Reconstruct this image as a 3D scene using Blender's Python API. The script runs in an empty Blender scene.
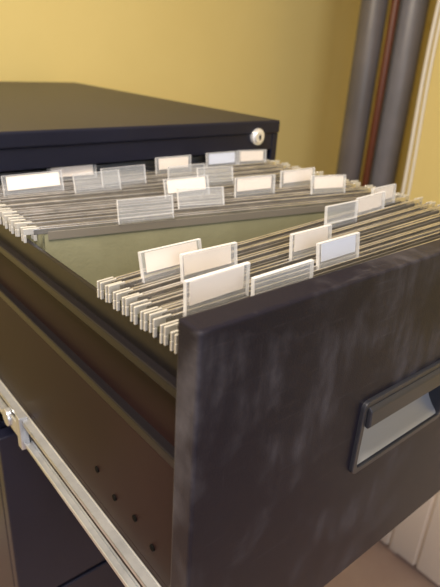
import bpy, bmesh, math, random
from mathutils import Matrix, Vector
random.seed(4)
S=bpy.context.scene
S.view_settings.view_transform='Standard'
W=0.457; D=0.402; H=0.038; HP=0.3095; DEP=0.672
FLOOR=-1.28
# ---------------------------------------------------------------- materials
def mat(name,col,rough=.5,metal=0.0,spec=.5,bump=0,bscale=200,vscale=20,col2=None,stretch=(1,1,1),rvar=0,ramp=(.42,.72)):
    m=bpy.data.materials.new(name); m.use_nodes=True; nt=m.node_tree; N=nt.nodes; L=nt.links
    p=N['Principled BSDF']; p.inputs['Base Color'].default_value=(*col,1)
    p.inputs['Roughness'].default_value=rough; p.inputs['Metallic'].default_value=metal
    p.inputs['Specular IOR Level'].default_value=spec
    tc=N.new('ShaderNodeTexCoord'); mp=N.new('ShaderNodeMapping'); mp.inputs['Scale'].default_value=stretch
    L.new(tc.outputs['Object'],mp.inputs['Vector'])
    if bump:
        n=N.new('ShaderNodeTexNoise'); n.inputs['Scale'].default_value=bscale; n.inputs['Detail'].default_value=3
        b=N.new('ShaderNodeBump'); b.inputs['Strength'].default_value=bump; b.inputs['Distance'].default_value=.001
        L.new(tc.outputs['Object'],n.inputs['Vector']); L.new(n.outputs['Fac'],b.inputs['Height']); L.new(b.outputs[0],p.inputs['Normal'])
    if col2 is not None:
        n=N.new('ShaderNodeTexNoise'); n.inputs['Scale'].default_value=vscale; n.inputs['Detail'].default_value=6; n.inputs['Roughness'].default_value=.65
        r=N.new('ShaderNodeValToRGB'); r.color_ramp.elements[0].position=ramp[0]; r.color_ramp.elements[1].position=ramp[1]
        r.color_ramp.elements[0].color=(*col,1); r.color_ramp.elements[1].color=(*col2,1)
        L.new(mp.outputs[0],n.inputs['Vector']); L.new(n.outputs['Fac'],r.inputs['Fac']); L.new(r.outputs[0],p.inputs['Base Color'])
        if rvar:
            mr=N.new('ShaderNodeMapRange'); mr.inputs['To Min'].default_value=rough; mr.inputs['To Max'].default_value=rough+rvar
            L.new(n.outputs['Fac'],mr.inputs['Value']); L.new(mr.outputs[0],p.inputs['Roughness'])
    return m
M_black=mat('black_powder_coat',(.007,.008,.020),.38,spec=.34,bump=.2,bscale=900,col2=(.011,.012,.027),vscale=6)
M_inner=mat('drawer_black_enamel',(.016,.008,.009),.40,spec=.09,col2=(.024,.012,.012),vscale=5)
M_rail=mat('drawer_rim_enamel',(.008,.007,.009),.30,spec=.30)
M_dark=mat('dark_void',(.002,.002,.002),.8,spec=.1)
M_zinc=mat('zinc_steel',(.62,.64,.68),.30,metal=.7,col2=(.46,.48,.52),vscale=30)
M_rod=mat('rod_steel',(.82,.80,.79),.22,metal=.85,col2=(.58,.565,.55),vscale=60)
M_hook=mat('hook_tip',(.66,.65,.62),.30,metal=.45)
M_paper=mat('folder_card',(.27,.265,.165),.85,bump=.2,bscale=400,col2=(.31,.305,.195),vscale=30)
M_paper2=mat('folder_edge_gap_shade',(.19,.17,.14),.8)  # edge strip coloured darker to paint the shaded gaps between rods
M_white=mat('label_paper',(1.0,.89,.78),.6)
M_glare=mat('label_painted_glare',(.76,.81,.95),.5)  # cool daylight glare on the plastic, painted as a bluish label colour
M_gun=mat('gunmetal_handle',(.032,.034,.046),.33,metal=.3)
M_bowl=mat('handle_cup_metal',(.30,.31,.34),.40,metal=.3)
M_chrome=mat('lock_chrome',(.85,.86,.90),.26,metal=.6)
M_wall=mat('yellow_wall_paint',(.68,.55,.215),.8,bump=.15,bscale=150,col2=(.71,.58,.235),vscale=2)
M_grey=mat('unseen_wall_dimming_grey',(.20,.20,.23),.8)  # for the unseen left wall; grey made up to dull reflections in the black metal
M_ceil=mat('ceiling_paint',(.78,.76,.72),.9)
M_floor=mat('vinyl_floor',(.46,.32,.26),.55,col2=(.52,.38,.31),vscale=5)
M_pipe=mat('grey_pipe_paint',(.17,.165,.18),.42,col2=(.21,.20,.22),vscale=6)
M_pipe2=mat('dark_pipe_paint',(.11,.10,.10),.42,col2=(.14,.125,.125),vscale=6)
M_pipeb=mat('brown_pipe_paint',(.11,.03,.012),.45)
M_cable=mat('white_cable',(.75,.72,.64),.5)
M_cream=mat('cream_enamel',(.84,.74,.63),.45)
M_blackpl=mat('black_clip',(.02,.02,.02),.4)
def panel_mat():
    m=bpy.data.materials.new('scuffed_black_paint'); m.use_nodes=True; nt=m.node_tree; N=nt.nodes; L=nt.links
    p=N['Principled BSDF']; p.inputs['Specular IOR Level'].default_value=.15
    tc=N.new('ShaderNodeTexCoord')
    def noise(sc,st,det,lo,hi,rot=0):
        mp=N.new('ShaderNodeMapping'); mp.inputs['Scale'].default_value=st; mp.inputs['Rotation'].default_value=(0,rot,0)
        n=N.new('ShaderNodeTexNoise'); n.inputs['Scale'].default_value=sc; n.inputs['Detail'].default_value=det; n.inputs['Roughness'].default_value=.6
        r=N.new('ShaderNodeMapRange'); r.inputs['From Min'].default_value=lo; r.inputs['From Max'].default_value=hi
        L.new(tc.outputs['Object'],mp.inputs[0]); L.new(mp.outputs[0],n.inputs['Vector']); L.new(n.outputs['Fac'],r.inputs['Value']); return r.outputs[0]
    def mth(op,a,b):
        q=N.new('ShaderNodeMath'); q.operation=op
        for i,v in enumerate((a,b)):
            if isinstance(v,(int,float)): q.inputs[i].default_value=v
            else: L.new(v,q.inputs[i])
        return q.outputs[0]
    cloud=noise(8,(1,1,1),5,.48,.75); streak=noise(26,(2.4,1,.6),7,.42,.80,.25); scr=noise(70,(.2,1,7),3,.62,.74,.35); scr2=noise(80,(5,1,.3),3,.64,.76,.2)
    a=mth('MULTIPLY',cloud,streak); a=mth('ADD',mth('MULTIPLY',a,1.6),mth('MULTIPLY',cloud,.15)); a=mth('ADD',a,mth('MULTIPLY',scr,.26)); a=mth('ADD',a,mth('MULTIPLY',scr2,.20))
    mx=N.new('ShaderNodeMix'); mx.data_type='RGBA'; mx.inputs['A'].default_value=(.012,.0108,.018,1); mx.inputs['B'].default_value=(.105,.10,.118,1); mx.clamp_factor=True
    L.new(a,mx.inputs['Factor']); L.new(mx.outputs['Result'],p.inputs['Base Color'])
    mr=N.new('ShaderNodeMapRange'); mr.inputs['To Min'].default_value=.36; mr.inputs['To Max'].default_value=.6; L.new(a,mr.inputs['Value']); L.new(mr.outputs[0],p.inputs['Roughness'])
    n=N.new('ShaderNodeTexNoise'); n.inputs['Scale'].default_value=900; b=N.new('ShaderNodeBump'); b.inputs['Strength'].default_value=.2; b.inputs['Distance'].default_value=.001
    L.new(tc.outputs['Object'],n.inputs['Vector']); L.new(n.outputs['Fac'],b.inputs['Height']); L.new(b.outputs[0],p.inputs['Normal'])
    return m
M_panel=panel_mat()
def plastic(name,tint,fac,mul):
    m=bpy.data.materials.new(name); m.use_nodes=True; nt=m.node_tree; N=nt.nodes; L=nt.links
    p=N['Principled BSDF']; p.inputs['Base Color'].default_value=(*tint,1); p.inputs['Roughness'].default_value=.08; p.inputs['Specular IOR Level'].default_value=1.0
    t=N.new('ShaderNodeBsdfTransparent'); t.inputs[0].default_value=(.985,.99,1,1)
    mx=N.new('ShaderNodeMixShader'); lw=N.new('ShaderNodeLayerWeight'); lw.inputs[0].default_value=.35
    ma=N.new('ShaderNodeMath'); ma.operation='MULTIPLY_ADD'; ma.inputs[1].default_value=mul; ma.inputs[2].default_value=fac; ma.use_clamp=True
    L.new(lw.outputs['Facing'],ma.inputs[0]); L.new(ma.outputs[0],mx.inputs[0])
    L.new(t.outputs[0],mx.inputs[1]); L.new(p.outputs[0],mx.inputs[2]); L.new(mx.outputs[0],N['Material Output'].inputs[0])
    return m
M_clear=plastic('clear_tab_plastic',(.85,.88,.92),.07,.20)
M_edge=plastic('tab_plastic_edge',(.95,.96,1),.25,.5)
# ---------------------------------------------------------------- mesh builder
class B:
    def __init__(s,name,mats,parent=None,bevel=0,seg=2):
        s.n=name; s.bm=bmesh.new(); s.m=mats; s.p=parent; s.bev=bevel; s.seg=seg
    def hexa(s,c,mi=0):
        v=[s.bm.verts.new(p) for p in c]
        for f in ((0,3,2,1),(4,5,6,7),(0,1,5,4),(1,2,6,5),(2,3,7,6),(3,0,4,7)):
            fc=s.bm.faces.new([v[i] for i in f]); fc.material_index=mi
    def box(s,a,b,mi=0):
        x0,x1=sorted((a[0],b[0]));y0,y1=sorted((a[1],b[1]));z0,z1=sorted((a[2],b[2]))
        s.hexa([(x0,y0,z0),(x1,y0,z0),(x1,y1,z0),(x0,y1,z0),(x0,y0,z1),(x1,y0,z1),(x1,y1,z1),(x0,y1,z1)],mi)
    def cyl(s,c,axis,r,l,mi=0,n=32,r2=None):
        z=Vector(axis).normalized(); q=z.to_track_quat('Z','Y').to_matrix().to_4x4()
        mt=Matrix.Translation(Vector(c))@q
        g=bmesh.ops.create_cone(s.bm,cap_ends=True,segments=n,radius1=r,radius2=r if r2 is None else r2,depth=l,matrix=mt)
        for v in g['verts']:
            for f in v.link_faces: f.material_index=mi; f.smooth=len(f.verts)==4
    def prism(s,pts,axis,a,b,mi=0):
        def P(u,v,w):
            return {'x':(w,u,v),'y':(u,w,v),'z':(u,v,w)}[axis]
        A=[s.bm.verts.new(P(u,v,a)) for u,v in pts]; Bv=[s.bm.verts.new(P(u,v,b)) for u,v in pts]
        fs=[s.bm.faces.new(A),s.bm.faces.new(Bv[::-1])]
        for i in range(len(pts)):
            j=(i+1)%len(pts); fs.append(s.bm.faces.new((A[j],A[i],Bv[i],Bv[j])))
        for f in fs: f.material_index=mi
    def done(s):
        bmesh.ops.recalc_face_normals(s.bm,faces=s.bm.faces)
        me=bpy.data.meshes.new(s.n); s.bm.to_mesh(me); s.bm.free()
        for m in s.m: me.materials.append(m)
        o=bpy.data.objects.new(s.n,me); S.collection.objects.link(o)
        if s.p: o.parent=s.p
        if s.bev:
            md=o.modifiers.new('bevel','BEVEL'); md.width=s.bev; md.segments=s.seg; md.limit_method='ANGLE'; md.angle_limit=math.radians(40)
        return o
def empty(n,loc=(0,0,0)):
    e=bpy.data.objects.new(n,None); S.collection.objects.link(e); e.empty_display_size=.05; return e
def rrect(x0,x1,z0,z1,r,n=6):
    pts=[]
    for cx,cz,a0 in ((x1-r,z1-r,0),(x0+r,z1-r,90),(x0+r,z0+r,180),(x1-r,z0+r,270)):
        for i in range(n+1):
            a=math.radians(a0+90*i/n); pts.append((cx+r*math.cos(a),cz+r*math.sin(a)))
    return pts
cab=empty('filing_cabinet')
# ---------------------------------------------------------------- carcass
CB=FLOOR
b=B('carcass',[M_black,M_dark],cab,.0015)
b.box((0,D+.001,CB),(.012,D+DEP,H-.018)); b.box((W-.012,D+.001,CB),(W,D+DEP,H-.018))
b.box((.012,D+DEP-.01,CB),(W-.012,D+DEP,H-.018),0)
b.box((.012,D+.001,-.004),(W-.012,D+.02,H-.018))
b.box((.012,D+.002,-.325),(W-.012,D+DEP-.011,-.315),0)
b.box((.012,D+.02,CB),(W-.012,D+DEP-.02,CB+.03),0)
b.done()
b=B('top_cap',[M_black],cab,.003,3)
b.box((-.001,D-.001,H-.0185),(W+.001,D+DEP+.001,H)); b.done()
def handle(px,pz,y,parent):
    x0,x1,z0,z1=px-.068,px+.068,pz-.035,pz+.035
    out=rrect(x0,x1,z0,z1,.006); inn=rrect(x0+.005,x1-.005,z0+.005,z1-.005,.004)
    b=B('handle_rim',[M_gun],parent,.0008)
    n=len(out)
    def ring(P,yy): return [b.bm.verts.new((u,yy,v)) for u,v in P]
    o0=ring(out,y+.001);o1=ring(out,y-.0035);i1=ring(inn,y-.0035);i0=ring(inn,y+.016)
    for i in range(n):
        j=(i+1)%n
        b.bm.faces.new((o0[i],o0[j],o1[j],o1[i])); b.bm.faces.new((o1[i],o1[j],i1[j],i1[i])); b.bm.faces.new((i1[i],i1[j],i0[j],i0[i]))
    b.done()
    b=B('handle_cup',[M_bowl,M_gun],parent,0)
    prof=[(y+.0150,z1-.005),(y+.0158,z0+.046),(y+.0155,z0+.036),(y+.0135,z0+.026),(y+.010,z0+.018),(y+.005,z0+.011),(y-.001,z0+.0055)]
    xa,xb=x0+.005,x1-.005
    rows=[[b.bm.verts.new((x,u,v)) for u,v in prof] for x in (xa,xb)]
    for k in range(len(prof)-1):
        f=b.bm.faces.new((rows[0][k],rows[1][k],rows[1][k+1],rows[0][k+1])); f.smooth=True
        f.material_index=0
    b.done()
    b=B('handle_grip',[M_gun],parent,.0012,3)
    b.prism([(y+.014,z1-.005),(y-.0035,z1-.005),(y-.0065,z1-.008),(y-.0070,z1-.022),(y-.0050,z1-.025),(y-.002,z1-.024),(y-.002,z1-.011),(y+.014,z1-.009)],'x',xa+.001,xb-.001)
    b.done()
def drawer_front(name,y,z0,z1,parent,m):
    b=B(name,[m],parent,.0022,3); cx=W/2; cz=z1-.143; x0,x1,c0,c1=cx-.066,cx+.066,cz-.033,cz+.033
    xs=[0,x0,x1,W]; zs=[z0,c0,c1,z1]; V={}; Wv={}
    for i,x in enumerate(xs):
        for k,z in enumerate(zs): V[i,k]=b.bm.verts.new((x,y,z)); Wv[i,k]=b.bm.verts.new((x,y+.02,z))
    for i in range(3):
        for k in range(3):
            if not(i==1 and k==1): b.bm.faces.new((V[i,k],V[i+1,k],V[i+1,k+1],V[i,k+1]))
            b.bm.faces.new((Wv[i,k],Wv[i,k+1],Wv[i+1,k+1],Wv[i+1,k]))
    for i in range(3):
        b.bm.faces.new((V[i,0],Wv[i,0],Wv[i+1,0],V[i+1,0])); b.bm.faces.new((V[i,3],V[i+1,3],Wv[i+1,3],Wv[i,3]))
        b.bm.faces.new((V[0,i],V[0,i+1],Wv[0,i+1],Wv[0,i])); b.bm.faces.new((V[3,i],Wv[3,i],Wv[3,i+1],V[3,i+1]))
    b.done(); handle(cx,cz,y,parent)
drawer_front('drawer_front_open',0,-HP,0,cab,M_panel)
z=-.322
for k in range(3):
    drawer_front('drawer_front_closed_%d'%k,D-.021,z-.305,z,cab,M_black); z-=.3125
# ---------------------------------------------------------------- lock
b=B('lock',[M_chrome,M_dark],cab,.0006)
b.cyl((.412,D-.001,.0165),(0,1,0),.0118,.006); b.cyl((.412,D-.005,.0165),(0,1,0),.0085,.004)
b.box((.4113,D-.0085,.0125),(.4127,D-.0069,.0205),1); b.cyl((.412,D-.0077,.0165),(0,1,0),.0020,.0014,1)
b.done()
# ---------------------------------------------------------------- open drawer box
YB=.66
b=B('drawer_box',[M_inner,M_rail],cab,.0012)
for sx in (0,1):
    X=lambda v:(v if sx==0 else W-v)
    b.box((X(.0105),.0205,-.050),(X(.0145),YB,-.030),1)
    b.box((X(.004),.0205,-.056),(X(.0145),YB,-.049),1)
    b.box((X(.0135),.0205,-.105),(X(.0155),YB,-.055))
    b.box((X(.0065),.0205,-.112),(X(.0155),YB,-.104),1)
    b.box((X(.0065),.0205,-.222),(X(.0085),YB,-.111))
    b.box((X(.0065),.0205,-.228),(X(.0175),YB,-.221))
    b.box((X(.0155),.0205,-.280),(X(.0175),YB,-.227))
b.box((.0155,.0205,-.282),(W-.0155,YB,-.279)); b.box((.0155,YB-.002,-.28),(W-.0155,YB,-.05))
b.done()
b=B('rivet_holes',[M_dark,M_zinc],cab)
for (y,z) in ((.132,-.188),(.104,-.196),(.074,-.192),(.050,-.200)):
    b.cyl((.0060,y,z),(1,0,0),.0026,.0014,0,16)
b.done()
b=B('slide_rail',[M_zinc,M_inner],cab,.0006)
for sx in (0,1):
    X=lambda v:(v if sx==0 else W-v)
    b.box((X(.0055),.035,-.262),(X(.007),D+.3,-.229),0)
    b.box((X(-.002),.035,-.231),(X(.0055),D+.3,-.2295),0); b.box((X(-.002),.035,-.262),(X(.0055),D+.3,-.2605),0)
    b.box((X(-.002),.035,-.2345),(X(-.0008),D+.3,-.2295),0); b.box((X(-.002),.035,-.262),(X(-.0008),D+.3,-.257),0)
    b.box((X(.0035),.036,-.2515),(X(.0056),D+.3,-.2390),1)
    b.box((X(-.0050),.280,-.266),(X(.004),.290,-.226),0); b.box((X(-.0050),.290,-.250),(X(-.003),.305,-.236),0); b.cyl((X(-.0045),.316,-.245),(1,0,0),.010,.006,0)
b.done()
b=B('cross_rail',[M_zinc],cab,.0008)
b.box((.0105,.452,-.030),(W-.0105,.455,-.016)); b.done()
# ---------------------------------------------------------------- hanging folders
fold=empty('hanging_file_folders')
XL,XR=.0125,W-.0125
def group(n,l0,l1,r0,r1,jl,jr,half):
    out=[]
    for i in range(n):
        t=i/(n-1); a=l0+(l1-l0)*t+random.uniform(-jl,jl); c=r0+(r1-r0)*t+random.uniform(-jr,jr)
        for s in (-1,1): out.append((a+s*half,c+s*half*random.uniform(.6,1.3)))
    return out
front=group(9,.035,.122,.034,.166,.0006,.0015,.0021)
back=group(13,.256,.440,.176,.430,.0014,.002,.0024)
br=B('folder_rods',[M_rod],fold); bh=B('folder_hooks',[M_hook],fold); bs=B('folder_sheets',[M_paper,M_paper2],fold)
def slab(bd,p0,p1,z0,z1,th,mi=0,yb=None):
    d=Vector((p1[0]-p0[0],p1[1]-p0[1],0)).normalized(); n=Vector((-d.y,d.x,0))*th/2
    a=Vector((p0[0],p0[1],0)); c=Vector((p1[0],p1[1],0)); s=Vector((0,yb or 0,0))
    q=[a-n,c-n,c+n,a+n]
    bd.hexa([tuple(v+s+Vector((0,0,z0))) for v in q]+[tuple(v+Vector((0,0,z1))) for v in q],mi)
rodlines=[]
for grp in (front,back):
    for i,(yl,yr) in enumerate(grp):
        P=lambda x:(x,yl+(yr-yl)*(x-XL)/(XR-XL))
        dz=random.uniform(-.0012,.0012)
        rodlines.append((grp is front,yl,yr,dz))
        slab(br,P(XL+.004),P(XR-.004),-.0245+dz,-.0192+dz,.0017)
        slab(bs,P(XL+.013),P(XR-.013),-.262,-.0225+dz,.0009,0,yb=(.0018 if i%2==0 else -.0018))
        slab(bs,P(XL+.016),P(XR-.016),-.031,-.0226+dz,.0024,1)
        for e in (0,1):
            X0=XL if e==0 else XR; sg=1 if e==0 else -1
            slab(bh,P(X0-sg*.0042),P(X0+sg*.009),-.0240+dz,-.0182+dz,.0015)
            slab(bh,P(X0-sg*.0042),P(X0-sg*.0016),-.0308+dz,-.0240+dz,.0017)
            slab(bh,P(X0+sg*.0040),P(X0+sg*.0070),-.030+dz,-.0240+dz,.0015)
o=br.done(); md=o.modifiers.new('bv','BEVEL'); md.width=.0005; md.segments=2
bs.done(); o=bh.done(); md=o.modifiers.new('bv','BEVEL'); md.width=.0004; md.segments=1
# tabs: (x,y,insert 0 none 1 white 2 bluish painted glare,width,lean)
tabs=[(.064,.1107,1,.055,.22),(.0837,.0943,1,.052,.12),(.0576,.0575,1,.052,.05),(.0979,.0381,0,.054,.1),(.185,.090,1,.050,.1),
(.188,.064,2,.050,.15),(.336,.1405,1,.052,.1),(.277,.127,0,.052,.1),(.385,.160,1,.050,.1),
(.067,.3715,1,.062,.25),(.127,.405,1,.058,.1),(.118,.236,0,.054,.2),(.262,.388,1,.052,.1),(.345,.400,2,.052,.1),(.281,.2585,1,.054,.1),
(.360,.262,1,.052,.1),(.370,.225,1,.052,.15),(.206,.290,1,.054,.3),(.190,.2485,0,.052,.25),(.171,.364,0,.054,.2),(.2706,.312,0,.05,.2),(.13,.345,0,.052,.3),(.245,.345,0,.05,.1),(.40,.395,1,.05,.1)]
bp=B('tab_plastic',[M_clear,M_edge],fold); bw=B('tab_labels',[M_white,M_glare],fold)
for ti,(x,y,wh,w,ln) in enumerate(tabs):
    best=min(rodlines,key=lambda r:abs(r[1]+(r[2]-r[1])*(x-XL)/(XR-XL)-y))
    yl,yr=best[1],best[2]; dv=Vector((XR-XL,yr-yl,random.uniform(-.014,.014))).normalized(); yy=yl+(yr-yl)*(x-XL)/(XR-XL)
    o=Vector((x,yy-.001,-.0225)); up=(Vector((0,0,1))+Vector((-dv.y,dv.x,0))*ln).normalized(); nn=dv.cross(up).normalized()
    def pan(bd,u0,u1,v0,v1,t0,t1,mi=0):
        bd.hexa([tuple(o+dv*u+up*v+nn*t) for t in (t0,t1) for (u,v) in ((u0,v0),(u1,v0),(u1,v1),(u0,v1))],mi)
    h=.0232 if ti in (2,3) else .0214; e=.0006
    pan(bp,-w/2,w/2,0,h,.0012,.0015); pan(bp,-w/2,w/2,.002,h,-.0015,-.0012)
    pan(bp,-w/2,w/2,h,h+e,-.0015,.0015,1); pan(bp,-w/2-e,-w/2,0,h+e,-.0015,.0015,1); pan(bp,w/2,w/2+e,0,h+e,-.0015,.0015,1)
    if wh:
        s=random.uniform(-.0012,.0012)
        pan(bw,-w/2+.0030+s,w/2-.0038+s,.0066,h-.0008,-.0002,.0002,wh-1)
    else: pan(bp,-w/2,w/2,.0046,.0054,-.0015,.0018,1)
bp.done(); bw.done()
# ---------------------------------------------------------------- room shell
def shell(n,a,b_,m):
    b=B(n,[m]); b.box(a,b_); return b.done()
RX0,RX1,RY0,RY1,CZ=-1.7,1.56,-1.9,1.13,1.3
shell('floor',(RX0,RY0,FLOOR-.05),(RX1+.1,RY1+.1,FLOOR),M_floor)
shell('ceiling',(RX0,RY0,CZ),(RX1+.1,RY1+.1,CZ+.05),M_ceil)
shell('wall_back',(RX0,RY1,FLOOR),(RX1+.1,RY1+.1,CZ),M_wall)
shell('unseen_wall_left',(RX0-.1,RY0,FLOOR),(RX0,RY1+.1,CZ),M_grey)
shell('wall_right',(1.25,RY0,FLOOR),(RX1,.66,CZ),M_wall)
shell('wall_alcove',(RX1,RY0,FLOOR),(RX1+.1,RY1,CZ),M_wall)
b=B('baseboard_right',[M_cream],None,.003); b.box((1.235,RY0,FLOOR),(1.25,.66,FLOOR+.10)); b.done()
b=B('baseboard_back',[M_cream],None,.003); b.box((RX0,RY1-.015,FLOOR),(RX1,RY1,FLOOR+.10)); b.done()
rad=empty('panel_radiator')
b=B('radiator_panel',[M_cream],rad,.005,3)
y=-.56
while y<.50:
    b.box((1.105,y,FLOOR+.015),(1.16,y+.088,FLOOR+.62)); y+=.094
b.box((1.112,-.55,FLOOR+.02),(1.150,.50,FLOOR+.60)); b.done()
b=B('radiator_brackets',[M_cream],rad,.002)
for y in (-.4,.35): b.box((1.15,y,FLOOR+.2),(1.234,y+.03,FLOOR+.5)); b.box((1.115,y,FLOOR),(1.145,y+.03,FLOOR+.07))
b.done()
def pipe(n,x,y,r,m,clampz):
    e=empty(n); b=B('pipe_run',[m,M_blackpl],e); h=CZ-FLOOR
    b.cyl((x,y,(CZ+FLOOR)/2),(0,0,1),r,h,0,48)
    for cz in clampz:
        b.cyl((x,y,cz),(0,0,1),r+.004,.022,0,48)
    b.done(); return e
pipe('heating_pipe',1.243,.85,.037,M_pipe2,(-.4,.95)); e=pipe('heating_pipe',1.330,.785,.041,M_pipe,(-.4,1.0)); pipe('copper_pipe',1.245,.784,.0105,M_pipeb,(.9,))
b=B('pipe_clamp',[M_pipe,M_blackpl,M_zinc],e,.001)
b.cyl((1.330,.785,.343),(0,0,1),.0445,.014,0,48); b.box((1.232,.758,.334),(1.258,.772,.352),2); b.box((1.252,.768,.338),(1.300,.774,.348),0); b.box((1.352,.715,.336),(1.362,.760,.348),1); b.cyl((1.357,.708,.342),(0,0,1),.015,.022,1); b.done()
def cable(n,pts,r):
    c=bpy.data.curves.new(n,'CURVE'); c.dimensions='3D'; c.bevel_depth=r; c.bevel_resolution=4
    s=c.splines.new('BEZIER'); s.bezier_points.add(len(pts)-1)
    for bpt,p in zip(s.bezier_points,pts): bpt.co=p; bpt.handle_left_type=bpt.handle_right_type='AUTO'
    o=bpy.data.objects.new(n,c); S.collection.objects.link(o); c.materials.append(M_cable)
cable('power_cable',[(1.240,.630,CZ),(1.240,.632,.75),(1.236,.640,.45),(1.238,.655,.2),(1.240,.650,-.2),(1.240,.645,FLOOR+.1)],.005)
cable('power_cable',[(1.240,.612,CZ),(1.240,.616,.8),(1.238,.628,.45),(1.238,.640,.2),(1.240,.632,-.2),(1.240,.628,FLOOR+.1)],.004)
# ---------------------------------------------------------------- light
def area(n,loc,tgt,size,power,col,sy=None):
    l=bpy.data.lights.new(n,'AREA'); l.size=size; l.energy=power; l.color=col
    if sy: l.shape='RECTANGLE'; l.size_y=sy
    o=bpy.data.objects.new(n,l); S.collection.objects.link(o); o.location=loc
    o.rotation_euler=(Vector(tgt)-Vector(loc)).to_track_quat('-Z','Y').to_euler()
area('ceiling_lamp',(-.5,-.1,1.27),(-.5,-.1,0),.5,56,(1,.86,.68))
area('window_daylight',(-.6,-1.85,.5),(.2,.3,-.1),1.0,22,(.86,.90,1),1.2)
w=bpy.data.worlds.new('w'); S.world=w; w.use_nodes=True
w.node_tree.nodes['Background'].inputs[0].default_value=(.82,.86,1,1); w.node_tree.nodes['Background'].inputs[1].default_value=.26
# ---------------------------------------------------------------- camera
R=((0.77022,-0.63509,0.05844),(-0.21995,-0.35052,-0.91036),(0.59865,0.68832,-0.40967))
cam=bpy.data.cameras.new('camera'); co=bpy.data.objects.new('camera',cam); S.collection.objects.link(co)
Mx=Matrix.Identity(4)
for i in range(3):
    Mx[i][0]=R[0][i]; Mx[i][1]=-R[1][i]; Mx[i][2]=-R[2][i]
Mx[0][3],Mx[1][3],Mx[2][3]=-.1502,-.1858,.1291
co.matrix_world=Mx
cam.sensor_fit='HORIZONTAL'; cam.sensor_width=36; cam.lens=543.84*36/440; cam.clip_start=.01
cam.dof.use_dof=True; cam.dof.focus_distance=.42; cam.dof.aperture_fstop=12
S.camera=co
